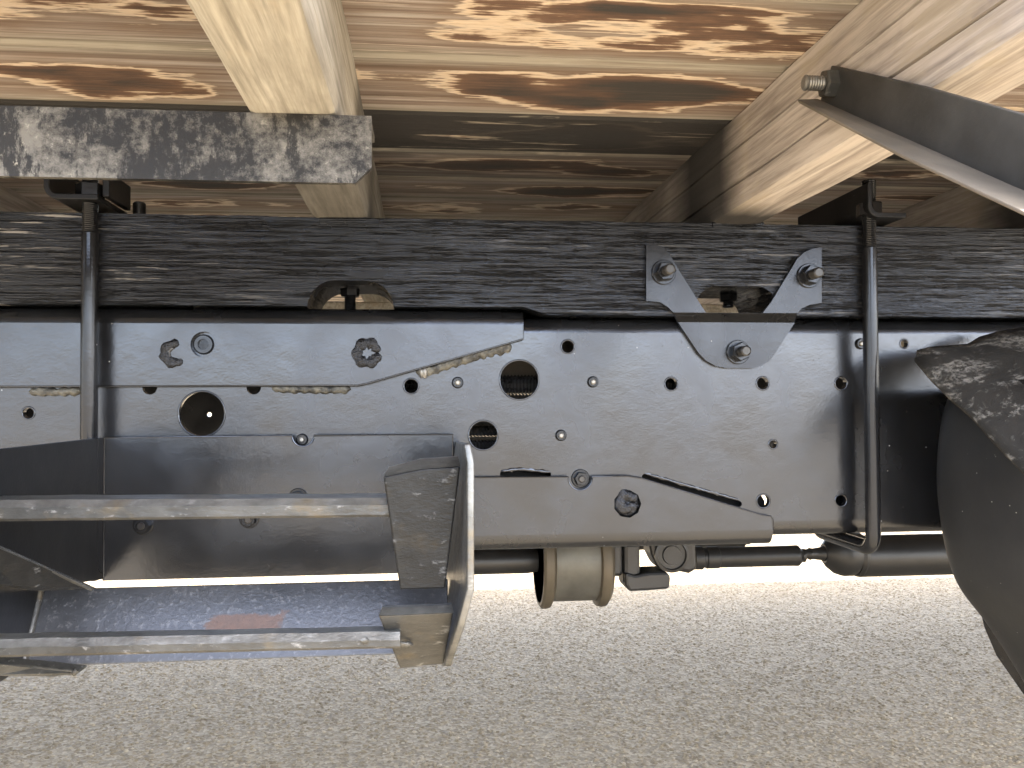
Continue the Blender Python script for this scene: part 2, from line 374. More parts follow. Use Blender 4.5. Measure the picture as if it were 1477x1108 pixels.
# bolts, shared meshes pointing to -Y
def hexprof(r, h, ch=.0012):
    mb = MB(); vs_ = []; n = 6
    for (y_, rr) in ((0, r), (-(h - ch), r), (-h, r * .9)):
        for k in range(n): vs_.append((rr * math.cos(math.pi / 3 * k + .3), y_, rr * math.sin(math.pi / 3 * k + .3)))
    fs = [tuple(range(6)), tuple(range(12, 18))[::-1]] + [(i * 6 + k, i * 6 + (k + 1) % 6, (i + 1) * 6 + (k + 1) % 6, (i + 1) * 6 + k) for i in range(2) for k in range(6)]
    return mb.add(vs_, fs)
def studprof(r, l, pitch=.0016):
    pr = [(0, r)]; h = 0
    while h < l - pitch * 1.5: pr += [(h + pitch * .5, r * .9), (h + pitch, r)]; h += pitch
    pr += [(l - .001, r), (l, r * .72)]
    return pr
def shared(name, mb, mat, smooth=30): me = mb.mesh(name, smooth); me.materials.append(MAT[mat]); return me
M_washer = shared('washer', MB().lathe([(0, .0122), (.0018, .0122), (.0024, .0116), (.0024, .004)], n=28), 'paint_gloss')
M_nut = shared('nut', hexprof(.0098, .009), 'paint_gloss')
M_stud = shared('stud', MB().lathe(studprof(.0052, .024), n=18), 'stud')
M_nut_s = shared('nut', hexprof(.0072, .006), 'paint_gloss')
M_stud_s = shared('stud', MB().lathe(studprof(.0036, .010), n=14), 'stud')
M_washer_s = shared('washer', MB().lathe([(0, .0092), (.0014, .0092), (.002, .0085), (.002, .003)], n=24), 'paint_gloss')
M_clip = shared('clip', MB().lathe([(0, .0058), (.0015, .0056), (.003, .0045), (.003, .0036), (.002, .0034)], n=20), 'paint_gloss')
M_pin = shared('pin', MB().lathe([(0, .0028), (.0035, .0027), (.0045, .0016)], n=14), 'zinc')
def put(name, me, loc, parent, rot=0, axis_up=False):
    o = link(name, me, None, parent); o.location = loc
    o.rotation_euler = (math.radians(90) if axis_up else 0, rot if not axis_up else 0, 0)
    return o
def bolt(parent, c, big=True, rot=0, lab=None):
    c = Vector(c)
    if big:
        put('washer', M_washer, c, parent); put('nut', M_nut, c + Vector((0, -.0024, 0)), parent, rot); put('stud', M_stud, c, parent)
    else:
        put('washer', M_washer_s, c, parent); put('nut', M_nut_s, c + Vector((0, -.002, 0)), parent, rot); put('stud', M_stud_s, c, parent)
def rivet(parent, c):
    c = Vector(c); put('clip', M_clip, c, parent); put('pin', M_pin, c, parent)

def bead(name, pts, r, mat, parent, flat_=.5, lump=.35, seed=0, n=9):
    """lumpy weld run along pts, squashed against the plate"""
    pts = [Vector(p) for p in pts]; L = [0]
    for i in range(1, len(pts)): L.append(L[-1] + (pts[i] - pts[i - 1]).length)
    k = max(8, int(L[-1] / .0022)); path = []
    for i in range(k + 1):
        d = L[-1] * i / k; j = max(j_ for j_ in range(len(L)) if L[j_] <= d + 1e-9); j = min(j, len(pts) - 2)
        path.append(pts[j].lerp(pts[j + 1], (d - L[j]) / (L[j + 1] - L[j])))
    vs_ = []; m = n
    for i, p in enumerate(path):
        T = (path[min(i + 1, k)] - path[max(i - 1, 0)]).normalized(); q = Vector((0, -1, 0)).cross(T).normalized()
        e_ = min(1, (min(i, k - i) + .4) / 2.0)
        for j in range(m):
            an = 2 * math.pi * j / m
            rr = r * e_ * (1 + lump * noise.noise(Vector((p.x * 260 + seed, p.z * 260, j * 1.3))) + .18 * math.sin(i * 1.5))
            vs_.append(p + q * math.cos(an) * rr + Vector((0, -1, 0)) * math.sin(an) * rr * flat_)
    fs = [(i * m + j, i * m + (j + 1) % m, (i + 1) * m + (j + 1) % m, (i + 1) * m + j) for i in range(k) for j in range(m)]
    fs += [tuple(range(m))[::-1], tuple(range(k * m, (k + 1) * m))]
    return MB().add(vs_, fs).build(name, mat, parent, 60)

# ================================================================== ground
g = MB().add([(-300, -300, 0), (300, -300, 0), (300, 300, 0), (-300, 300, 0)], [(0, 1, 2, 3)]).build('ground', 'ground', smooth=0)
tag(g, kind='structure')
def stones(N, x0, x1, y0, y1):
    base = np.array([(1, 0, 0), (.3, .95, 0), (-.8, .6, 0), (-.8, -.6, 0), (.3, -.95, 0), (.45, .3, .8), (-.4, .35, .85), (-.1, -.45, .8)], float)
    fc = np.array([(0, 1, 5), (1, 6, 5), (1, 2, 6), (2, 3, 6), (3, 7, 6), (3, 4, 7), (4, 0, 7), (0, 5, 7), (5, 6, 7)])
    px = rng.uniform(x0, x1, N); u = rng.uniform(0, 1, N); py = y0 + (y1 - y0) * u ** 1.25
    s_ = rng.uniform(.002, .0052, N); an = rng.uniform(0, 6.283, N); zs = rng.uniform(.35, .75, N)
    v = base[None] * (1 + .25 * rng.standard_normal((N, 8, 3)) * .6)
    ca, sa = np.cos(an)[:, None], np.sin(an)[:, None]
    X = (v[..., 0] * ca - v[..., 1] * sa) * s_[:, None] + px[:, None]; Y = (v[..., 0] * sa + v[..., 1] * ca) * s_[:, None] * .85 + py[:, None]
    Z = v[..., 2] * (s_ * zs)[:, None] - .0005
    co = np.stack([X, Y, Z], -1).reshape(-1, 3); tri = (fc[None] + (np.arange(N) * 8)[:, None, None]).reshape(-1, 3)
    me = bpy.data.meshes.new('loose_chippings'); me.vertices.add(len(co)); me.vertices.foreach_set('co', co.ravel())
    me.loops.add(tri.size); me.loops.foreach_set('vertex_index', tri.ravel().astype(np.int32))
    me.polygons.add(len(tri)); me.polygons.foreach_set('loop_start', np.arange(0, tri.size, 3, dtype=np.int32))
    at = me.attributes.new('tint', 'FLOAT', 'POINT'); at.data.foreach_set('value', np.repeat(rng.uniform(0, 1, N), 8).astype(np.float32))
    me.update(); me.validate(); return me
o = link('loose_chippings', stones(130000, -2.2, 2.5, 1.2, 3.9), 'stone')
tag(o, 'pale grey-beige stone chippings bedded in the road surface', 'chippings', kind='stuff')

# ================================================================== wooden deck
ZD = CAMZ + .26                      # underside of the boards
ZB = CAMZ + .1755                    # underside of the cross bearers
def depth_at(py, z): return PZ(700, py, z).y
cuts = [depth_at(85, ZD), depth_at(166, ZD), depth_at(219, ZD), depth_at(258, ZD), depth_at(286, ZD)]
wdt = .118
edges = [cuts[0] - wdt * k for k in range(3, 0, -1)] + cuts
while edges[-1] < 2.33: edges.append(edges[-1] + .112)
deck = thing('wooden_deck', 'weathered brown plank deck seen from underneath, boards running lengthwise', 'deck', loc=(0, 1.2, ZD))
TH = .028
for i in range(len(edges) - 1):
    y0, y1 = edges[i] + .0005, edges[i + 1] - .0005; ch = .005
    sec = [(y0, ZD + ch), (y0 + ch, ZD), (y1 - ch, ZD), (y1, ZD + ch), (y1, ZD + TH), (y0, ZD + TH)]
    mb = MB().section(sec, -3.2, 3.2, 'x', 1)
    me = mb.mesh('plank', 25)
    uvl = me.uv_layers.new(name='UVMap')
    for l in me.loops:
        co = me.vertices[l.vertex_index].co; uvl.data[l.index].uv = (co.x + i * 7.31, (co.y - y0) / (y1 - y0))
    k = edges[i] - cuts[1]
    mt = 'deck'
    if abs(k) < .01: mt = 'deck_black'
    elif 0 < k < .15: mt = 'deck_part'
    elif k > .15 and y0 < 1.3: mt = 'deck_brown'
    ob = link('plank', me, mt, deck); ob.matrix_parent_inverse = Matrix.Translation((0, -1.2, -ZD))
Y0, Y1 = edges[0], edges[-1]

# ================================================================== cross bearers
def beam_sec(x0, x1, z0, z1, r=.004, grooves=(), gside=-1):
    s_ = [(x0 + r, z0), ((x0 + x1) / 2, z0), (x1 - r, z0), (x1 - r * .3, z0 + r * .3), (x1, z0 + r), (x1, (z0 + z1) / 2), (x1, z1), (x0, z1)]
    if grooves:
        for gz, gw, gd in sorted(grooves, reverse=True): s_ += [(x0, gz + gw), (x0 + gd, gz), (x0, gz - gw)]
    else: s_.append((x0, (z0 + z1) / 2))
    s_ += [(x0, z0 + r), (x0 + r * .3, z0 + r * .3)]
    return s_
def bearer(x0, x1, mat, label, grooves=()):
    t = thing('cross_bearer', label, 'bearer', 'timber cross bearers under the deck', ((x0 + x1) / 2, 1.2, ZB))
    mb = MB().section(beam_sec(x0, x1, ZB, ZD - .0004, .005, grooves), Y0, Y1, 'y', 90, .0016, 7)
    o_ = mb.build('beam', mat, t, 30); o_.matrix_parent_inverse = Matrix.Translation(-t.location)
    return t
def child(o_, t): o_.parent = t; o_.matrix_parent_inverse = Matrix.Translation(-Vector(t.location)); return o_
bearer(-.1045, -.052, 'beam_pale', 'pale tan timber cross bearer resting across the black angle iron')
gz1, gz2 = PX(1144, 148, .285).z, PX(1182, 182, .285).z
bearer(.285, .338, 'beam_brown', 'pinkish brown timber cross bearer with long splits, diagonal steel stay bolted to its side', [(gz1, .0012, .004), (gz2, .0012, .004)])
bearer(-.55, -.495, 'beam_brown', 'dark brown timber cross bearer beside the clamp behind the dusty angle iron')
bearer(.652, .708, 'beam_brown', 'grey-brown timber cross bearer behind the stay and right-hand clamp')

# ================================================================== timber sill
YS = .832
z_st = P(700, 317, YS).z; z_l = P(400, 441, YS).z; z_r = P(1100, 456, YS).z
xs0 = P(756, 450, YS).x; xs1 = P(792, 450, YS).x
sill = thing('timber_sill', 'black painted cracked timber sill beam lying along the top of the chassis rail', 'beam', loc=(0, YS, z_r))
def slot(px0, px1, pyt, zbot, rad):
    a_ = xz(px0, pyt, YS); b_ = xz(px1, pyt, YS); zt = a_[1]; r = rad
    return [(a_[0], zbot)] + [(a_[0] + r - r * math.cos(math.radians(q)), zt - r + r * math.sin(math.radians(q))) for q in range(0, 91, 15)] + \
           [(b_[0] - r + r * math.sin(math.radians(q)), zt - r + r * math.cos(math.radians(q))) for q in range(0, 91, 15)] + [(b_[0], zbot)]
sl1 = slot(443, 568, 404, z_l, .026); sl2 = slot(1003, 1121, 412, z_r, .022)
topn = 160; top = []
for i in range(topn + 1):
    x = 3.2 - 6.4 * i / topn; top.append((x, z_st + .0012 * noise.noise(Vector((x * 22, 0, 0)))))
out = [(-3.2, z_l)] + sl1 + [(xs0, z_l), (xs1, z_r)] + sl2 + [(3.2, z_r)] + top[0:]
v_, f_ = flat(out, [], YS, YS + .105)
child(MB().add(v_, f_).build('beam', 'blackwood', None, 0), sill)
for (p0, p1, py) in ((460, 547, 319), (1028, 1102, 324)):
    a_ = P(p0, py, YS - .001); b_ = P(p1, py + 6, YS - .001)
    child(MB().box(a_.x, b_.x, YS - .0022, YS + .06, b_.z, a_.z + .0035).build('packer', 'blackwood', None, 0, .001), sill)
# hold-down bolts in the two slots
for (px, py, ln) in ((505, 408, .017), (1050, 416, .006)):
    c = P(px, py, .905)
    child(MB().box(c.x - .019, c.x + .019, .885, .925, c.z - .0035, c.z + .001).build('washer', 'paint_dull', None, 30, .0006), sill)
    nm = hexprof(.0098, .011).mesh('nut', 30); o_ = link('nut', nm, 'paint_dull'); o_.location = (0, 0, 0)
    for v in nm.vertices: v.co = Vector((c.x + v.co.x, c.y + v.co.z, c.z - .0035 + v.co.y))
    child(o_, sill)
    child(MB().lathe(studprof(.006, .012 + ln), (c.x, c.y, c.z - .003), (0, 0, -1), 14).build('stud', 'paint_dull', None, 30), sill)
# hex bolt standing on the sill beside the left clamp
c = P(201, 306, .90)
hb = thing('hex_bolt', 'short hex bolt standing on the sill beside the left clamp', 'bolt', loc=(c.x, c.y, z_st))
nm = hexprof(.0085, .013).mesh('head', 30)
for v in nm.vertices: v.co = Vector((c.x + v.co.x, c.y + v.co.z, z_st + .0065 - v.co.y - .006))
child(link('head', nm, 'zinc'), hb)
child(MB().lathe([(0, .0062), (.012, .0062), (.0135, .005)], (c.x, c.y, z_st + .0125), (0, 0, 1), 14).build('shank', 'iron', None, 30), hb)

# ================================================================== chassis rail
YR = .85; RT = .007; BR = .016
zt = P(1200, 459, YR).z; zb = P(1240, 772, YR).z
rail = thing('chassis_rail', 'satin black steel chassis rail drilled with many holes under the timber sill', 'chassis rail', loc=(0, YR, zb))
def csec(y, zlo, zhi, r, th, depth, up=True, down=True):
    """bent-edge section pieces for a channel whose web faces -Y"""
    res = []
    if up:
        o_ = [(y + r - r * math.cos(math.radians(q)), zhi - r + r * math.sin(math.radians(q))) for q in range(0, 91, 10)]
        i_ = [(y + r - (r - th) * math.cos(math.radians(q)), zhi - r + (r - th) * math.sin(math.radians(q))) for q in range(90, -1, -10)]
        res.append(o_ + [(y + depth, zhi), (y + depth, zhi - th)] + i_)
    if down:
        o_ = [(y + r - r * math.cos(math.radians(q)), zlo + r - r * math.sin(math.radians(q))) for q in range(0, 91, 10)]
        i_ = [(y + r - (r - th) * math.cos(math.radians(q)), zlo + r - (r - th) * math.sin(math.radians(q))) for q in range(90, -1, -10)]
        res.append(o_ + [(y + depth, zlo), (y + depth, zlo + th)] + i_)
    return res
HOLES = [(291, 597, 31), (749, 548, 28), (697, 628, 20.5), (819, 500, 9), (593, 557, 10), (968, 554, 9), (1100, 553, 9), (1213, 553, 9),
         (1115, 641, 6), (1101, 723, 9.5), (1213, 722, 8.5), (1304, 496, 6), (41, 596, 7.5), (216, 559, 10), (366, 559, 10)]
hl = []
for (px, py, r) in HOLES:
    x, z = xz(px, py, YR); hl.append(circ(x, z, r * S, 32 if r > 15 else 20))
def stadium(ax_, az, bx, bz, r, n=6):
    an = math.atan2(bz - az, bx - ax_); pts = []
    for k in range(n + 1):
        q = an + math.pi / 2 + math.pi * k / n; pts.append((ax_ + r * math.cos(q), az + r * math.sin(q)))
    for k in range(n + 1):
        q = an - math.pi / 2 + math.pi * k / n; pts.append((bx + r * math.cos(q), bz + r * math.sin(q)))
    return pts
for (a_, b_, r) in (((726, 684), (790, 684), 5), ((930, 688), (1066, 727), 4.5)):
    p_, q_ = xz(*a_, YR), xz(*b_, YR); hl.append(stadium(*p_, *q_, r * S))
v_, f_ = flat([(-3, zb + BR), (3, zb + BR), (3, zt - BR), (-3, zt - BR)], hl, YR, YR + RT)
mb = MB().add(v_, f_)
for sc_ in csec(YR, zb, zt, BR, RT, .075): mb.section(sc_, -3, 3, 'x', 1)
child(mb.build('web', 'paint', None, 40), rail)
for (px, py, r) in HOLES:
    if (px, py) in ((216, 559), (366, 559)): continue
    c = P(px, py, YR); child(ring(None, c, r * S), rail)
# upper reinforcement plate
YU = YR - .0065; zut = P(400, 443, YU).z
up = [xz(755, 489, YU), xz(530, 553, YU), xz(515, 556, YU), (-3, xz(300, 557, YU)[1]), (-3, zut - BR), (xz(755, 470, YU)[0], zut - BR)]
uh = []
for (px, py, r, a0, a1) in ((294, 497, 18, 0, 360),):
    x, z = xz(px, py, YU); uh.append(circ(x, z, r * S, 26))
v_, f_ = flat(up, uh, YU, YR - .0003); mb = MB().add(v_, f_)
mb.section(csec(YU, 0, zut, BR, .0062, .08, True, False)[0], -3, xz(755, 470, YU)[0], 'x', 1)
mb.tube([(p_[0], YU + .0004, p_[1]) for p_ in (up[5], up[0], up[1], up[2], up[3])], .0009, 8)
child(mb.build('reinforcing_plate', 'paint', None, 40), rail)
# lower reinforcement plate
zlb = P(900, 792, YU).z
xl = xz(1115, 760, YU)[0]
lo = [(-3, xz(690, 689, YU)[1]), xz(690, 689, YU), xz(905, 687, YU), xz(925, 690, YU), xz(1098, 743, YU), xz(1112, 745, YU), (xl, xz(1115, 750, YU)[1]), (xl, zlb + BR), (-3, zlb + BR)]
lh = [circ(*xz(837, 690, YU), 17.5 * S, 24, 0, 360)]
# the cut-out round the bolt runs through the plate edge
cx_, cz_ = xz(837, 690, YU); r = 17.5 * S
ztop = xz(837, 688, YU)[1]
lo2 = lo[:2] + [(cx_ - r, ztop)] + [(cx_ + r * math.cos(math.radians(q)), cz_ + r * math.sin(math.radians(q))) for q in range(180, 361, 15)] + [(cx_ + r, ztop)] + lo[2:]
ph = circ(*xz(905, 727, YU), 20.5 * S, 9)
v_, f_ = flat(lo2, [ph], YU, YR - .0003); mb = MB().add(v_, f_)
mb.section(csec(YU, zlb, 0, BR, .0062, .08, False, True)[0], -3, xl, 'x', 1)
mb.tube([(p_[0], YU + .0004, p_[1]) for p_ in lo2[:-1]], .0009, 8)
child(mb.build('reinforcing_plate', 'paint', None, 40), rail)
# added black strips behind the slots, standing in for the dark inside the channel
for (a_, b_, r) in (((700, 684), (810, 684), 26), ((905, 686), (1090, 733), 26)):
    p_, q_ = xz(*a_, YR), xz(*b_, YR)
    child(MB().add(*flat(stadium(*p_, *q_, r * S), [], YR + RT + .012, YR + RT + .014)).build('slot_dark_strip', 'void', None, 0), rail)
p_, q_ = P(1135, 590, YR), P(1275, 762, YR)
child(MB().box(p_.x, q_.x, YR + .03, YR + .036, q_.z, p_.z).build('hole_blocker', 'paint_gloss', None, 0), rail)  # added plate, blocks the bright view through the lower right hole
# weld runs and plug welds
def pts_on(l, Y): return [P(px, py, Y) for px, py in l]
child(bead('weld_bead', pts_on([(392, 560), (430, 561), (470, 562), (506, 561)], YR - .001), .0041, 'weld', None, .75, .3, 1), rail)
child(bead('weld_bead', pts_on([(600, 537), (622, 533), (660, 520), (700, 508), (738, 500)], YR - .0005), .0054, 'weld', None, .6, .45, 2), rail)
child(bead('weld_bead', pts_on([(603, 538), (618, 536)], YR - .002), .0052, 'zinc', None, .8, .35, 6), rail)
child(bead('weld_bead', pts_on([(42, 565), (80, 566), (118, 564)], YR - .001), .0038, 'weld', None, .6, .4, 3), rail)
child(bead('weld_bead', pts_on([(724, 691), (792, 691)], YR - .001), .0015, 'weldblk', None, .5, .4, 4), rail)
child(bead('weld_bead', pts_on([(722, 680), (750, 677), (794, 681)], YR - .0002), .0017, 'paint', None, .5, .6, 14), rail)
child(bead('weld_bead', pts_on([(930, 683), (1068, 722)], YR - .0002), .0015, 'paint', None, .5, .6, 15), rail)
child(bead('weld_bead', pts_on([(928, 694), (1066, 734)], YR - .001), .0012, 'weldblk', None, .5, .4, 5), rail)
def plug(px, py, r, a0, a1, name='plug_weld', tw=.34, mat='weldblk', seed=0):
    pts = [P(px + r * (1 - tw) * math.cos(math.radians(q)), py - r * (1 - tw) * math.sin(math.radians(q)), YU - .0003) for q in range(a0, a1 + 1, 8)]
    return child(bead(name, pts, r * tw * S, mat, None, .45, .55, seed), rail)
plug(251, 510, 21, 60, 330, seed=11)
plug(251, 511, 13, 90, 250, seed=21, mat='stud', tw=.3)
plug(530, 509, 22, 0, 360, seed=12)
plug(531, 503, 13, 10, 170, seed=22, mat='stud', tw=.3)
c = P(905, 727, YU)
child(MB().lathe([(0, .0145), (.0025, .0138), (.0042, .011), (.0045, .004)], (c.x, YR, c.z), n=9).build('plug_weld', 'weldblk', None, 60), rail)
plug(905, 724, 17, 0, 360, seed=13, tw=.42)
c = P(294, 497, YR)
child(MB().lathe([(0, .0098), (.002, .0096), (.003, .0084), (.003, .0052), (.0005, .005)], (c.x, YR + .0005, c.z), n=24).build('clip', 'paint_gloss', None, 40), rail)
# rivets, clips and bolts on the web
for (px, py) in ((660, 552), (855, 551), (809, 628), (1241, 496), (436, 634)): 
    n0 = set(bpy.data.objects); rivet(None, P(px, py, YR))
    for o_ in set(bpy.data.objects) - n0: o_.parent = rail; o_.location = Vector(o_.location) - rail.location
def add_bolt(t, c, big=True, rot=0):
    n0 = set(bpy.data.objects); bolt(None, c, big, rot)
    for o_ in set(bpy.data.objects) - n0: o_.parent = t; o_.location = Vector(o_.location) - Vector(t.location)
add_bolt(rail, P(837, 690, YR), False, .4)

# far rail and what lies between the rails
YF = 1.62
fr = thing('chassis_rail', 'black chassis rail on the opposite side, glimpsed through the round holes', 'chassis rail', loc=(0, YF, zb))
d_ = P(302, 598, YF); h2 = [circ(d_.x, d_.z, .0042, 14)]
v_, f_ = flat([(-3, zb), (3, zb), (3, zt), (-3, zt)], h2, YF, YF + RT); mb = MB().add(v_, f_)
mb.box(-3, 3, YF - .07, YF - .0002, zt - RT, zt); mb.box(-3, 3, YF - .07, YF - .0002, zb, zb + RT)
child(mb.build('web', 'paint_gloss', None, 0), fr)
fs_ = MB().box(-3, 3, YF - .09, YF - .01, zt + .001, z_st).build('timber_sill', 'beam_pale', None, 0, .003)
tag(fs_, 'unpainted pale timber sill on the opposite rail, glimpsed through the slots', 'beam')
cm = thing('cross_member', 'dusty brown steel cross member glimpsed through the larger round hole', 'cross member', loc=(.12, 1.2, CAMZ))
child(MB().box(.02, .21, YR + .08, YF - .072, CAMZ + .03, CAMZ + .10).build('tube', 'crossmember', None, 0, .004), cm)
child(MB().box(.01, .22, YR + .078, YR + .0795, CAMZ + .02, CAMZ + .11).build('flange', 'crossmember', None, 0), cm)
def hose(px0, px1, py, Y, r, label, pitch=.0036, smooth_=False):
    a_ = P(px0, py, Y); b_ = P(px1, py, Y); n = int((b_.x - a_.x) / (pitch / 2)); pth = [(a_.x + (b_.x - a_.x) * i / n, Y, a_.z) for i in range(n + 1)]
    rr = [r if i % 2 else r * .82 for i in range(n + 1)]
    tag(MB().tube(pth, rr, 14).build('hose', 'rubber', None, 0), label, 'hose')
hose(540, 1010, 556, .905, .011, 'corrugated black hose behind the large round hole beside the weld')
hose(600, 760, 622, .90, .0065, 'thin corrugated black hose, upper one in the smaller round hole')
hose(600, 760, 643, .90, .0065, 'thin corrugated black hose, lower one in the smaller round hole')

# ================================================================== winged bracket
br = thing('winged_bracket', 'black steel bracket with two raised wings and three nuts tying sill to rail', 'bracket', loc=P(1058, 500, YR))
ys_, yr_ = YS - .0005, YR - .0005; BT = .005
zA, zB = P(1058, 452, YS).z, P(1058, 466, YR).z
e1 = [(932, 352), (944, 352), (956, 357), (966, 367), (974, 382), (1008, 436), (1018, 452), (971, 452), (963, 443), (952, 436), (932, 434)]
e2 = [(1185, 357), (1172, 359), (1160, 364), (1150, 373), (1140, 390), (1112, 436), (1100, 452), (1150, 452), (1156, 445), (1167, 440), (1185, 437)]
lw = [(978, 466), (1008, 510), (1018, 520), (1032, 528), (1048, 531), (1086, 531), (1098, 528), (1110, 520), (1119, 508), (1146, 466)]
mb = MB()
for e_ in (e1, e2):
    q = [(x, min(z, 9)) for x, z in (xz(px, py, YS - BT) for px, py in e_)]; q[5:5] = []
    q = [(x, zA if abs(py - 452) < .1 else z) for (x, z), (px, py) in zip(q, e_)]
    mb.add(*flat(q, [], ys_ - BT, ys_))
q = [(x, zB if py == 466 else z) for (x, z), (px, py) in zip([xz(px, py, YR - BT) for px, py in lw], lw)]
mb.add(*flat(q, [], yr_ - BT, yr_))
xa, xb = xz(971, 452, YS - BT)[0], xz(1150, 452, YS - BT)[0]; xc, xd = q[0][0], q[-1][0]
A = [(xa, ys_ - BT, zA), (xb, ys_ - BT, zA), (xd, yr_ - BT, zB), (xc, yr_ - BT, zB)]
mb.prism(A, (0, BT, 0))
child(mb.build('plate', 'paint_bracket', None, 30, .0009), br)
add_bolt(br, P(957, 393, ys_ - BT), True, .2); add_bolt(br, P(1166, 398, ys_ - BT), True, .5); add_bolt(br, P(1064, 508, yr_ - BT), True, .9)

# ================================================================== U-bolts and clamps
def ubolt(px, label, plate_py, rod_r, side, name_side):
    Yb = YS - .0088; c = P(px, 500, Yb); x = c.x
    zpl = P(px, plate_py, Yb).z
    t = thing('u_bolt', label, 'u-bolt', 'u-bolts clamping sill to rail', (x, Yb, zb))
    yb2 = YS + .105 + .011; R = .016; zlow = (zlb if side < 0 else zb) - .010
    path = [(x, Yb, zpl - .028), (x, Yb, zlow + R)] + [(x, Yb + R - R * math.cos(math.radians(q_)), zlow + R - R * math.sin(math.radians(q_))) for q_ in range(10, 91, 10)]
    path += [(x, yb2 - R, zlow)] + [(x, yb2 - R + R * math.sin(math.radians(q_)), zlow + R - R * math.cos(math.radians(q_))) for q_ in range(10, 91, 10)] + [(x, yb2, zpl)]
    child(MB().tube(path, rod_r, 16).build('rod', 'paint_gloss', None, 40), t)
    top_ = P(px, plate_py - 58 if side > 0 else plate_py - 40, Yb).z
    child(MB().lathe(studprof(rod_r * .93, top_ - (zpl - .028), .0018), (x, Yb, zpl - .028), (0, 0, 1), 16).build('thread', 'paint_gloss', None, 30), t)
    nm = hexprof(.0125, .013).mesh('nut', 30)
    for v in nm.vertices: v.co = Vector((x + v.co.x, Yb + v.co.z, zpl + .0045 - v.co.y))
    child(link('nut', nm, 'paint_gloss'), t)
    # clamp strap: bent angle running back over the sill
    k = S * .98; x0, x1 = x - 14 * k if side > 0 else x - 52 * k, x + 46 * k if side > 0 else x + 18 * k
    th = .005; r_ = .012; zp = zpl
    hgt = .034
    o_ = [(x0, zp + hgt)] + [(x0 + r_ - r_ * math.cos(math.radians(q_)), zp + r_ - r_ * math.sin(math.radians(q_))) for q_ in range(0, 91, 15)] + [(x1, zp), (x1, zp + th)]
    i_ = [(x0 + r_ - (r_ - th) * math.cos(math.radians(q_)), zp + r_ - (r_ - th) * math.sin(math.radians(q_))) for q_ in range(90, -1, -15)] + [(x0 + th, zp + hgt)]
    child(MB().section(o_ + i_, Yb - .015, yb2 + (.02 if side > 0 else -.04), 'y', 1).build('clamp_plate', 'paint_dull', None, 30, .0008), t)
    if side < 0:
        child(MB().box(x + .012, x + .018, Yb - .004, Yb + .055, zp + .0055, zp + hgt * .85).build('clamp_web', 'paint_dull', None, 0, .0008), t)
    return t
ubolt(129, 'long black u-bolt beside the step side panel, its clamp half behind the angle iron', 293, .0075, -1, 'l')
ubolt(1256, 'long black u-bolt standing clear between winged bracket and mudguard', 318, .0074, 1, 'r')

# ================================================================== angle irons
YA = PZ(425, 163, ZB).y
zA1 = ZB - .0005; zA0 = P(300, 260, YA).z; xe = P(536, 200, YA).x; chm = .010
ai = thing('angle_iron', 'dusty black angle iron with clipped corner bolted beneath the pale bearer', 'angle iron', loc=(xe, YA, zA0))
th = .005
v_, f_ = flat([(-2.2, zA0), (xe - chm, zA0), (xe, zA0 + chm), (xe, zA1), (-2.2, zA1)], [], YA, YA + th)
child(MB().add(v_, f_).box(-2.2, xe - .0003, YA + th + .0001, YA + .04, zA1 - th, zA1).build('angle', 'dusty', None, 0, .0009), ai)
c = P(506, 172, YA)
# diagonal stay on the right bearer
XS = .2838
st = thing('diagonal_stay', 'dark steel angle stay bolted to the brown bearer, running diagonally down', 'stay', loc=PX(1205, 110, XS))
tp = [PX(1207, 95, XS), PX(1340, 125, XS), PX(1477, 163, XS)]; ext = tp[2] + (tp[2] - tp[1]) * .9
cr_ = [PX(1190, 148, XS), PX(1365, 229, XS), PX(1477, 276, XS)]; ext2 = cr_[2] + (cr_[2] - cr_[1]) * 1.2
XO = XS - .031
oe = [PX(1152, 149, XO), PX(1300, 228, XO), PX(1477, 312, XO)]; ext3 = oe[2] + (oe[2] - oe[1]) * .6
mb = MB()
mb.prism([tp[0], tp[1], tp[2], ext, ext2, cr_[2], cr_[1], cr_[0]], (-.004, 0, 0))
child(mb.build('flange', 'dusty_stay' if 'dusty_stay' in MAT else 'paint_dull', None, 0, .0006), st)
A = [cr_[0], cr_[2], ext2, ext3, oe[2], oe[1], oe[0]]
A = [p_ + Vector((-.0042, 0, 0)) if i in (0, 1, 2) else p_ for i, p_ in enumerate(A)]
mb = MB().prism(A, (0, .0025, .0035))
child(mb.build('flange', 'stay_tan' if 'stay_tan' in MAT else 'paint_dull', None, 0, .0006), st)  # lower flange in a paler, tan steel
c = PX(1203, 121, XS - .004)
nm = hexprof(.0098, .008).mesh('nut', 30)
for v in nm.vertices: v.co = Vector((c.x + v.co.y, c.y + v.co.x, c.z + v.co.z))
child(link('nut', nm, 'galv'), st)
child(MB().lathe(studprof(.0052, .022, .0018), c, (-1, 0, 0), 16).build('stud', 'zinc', None, 30), st)

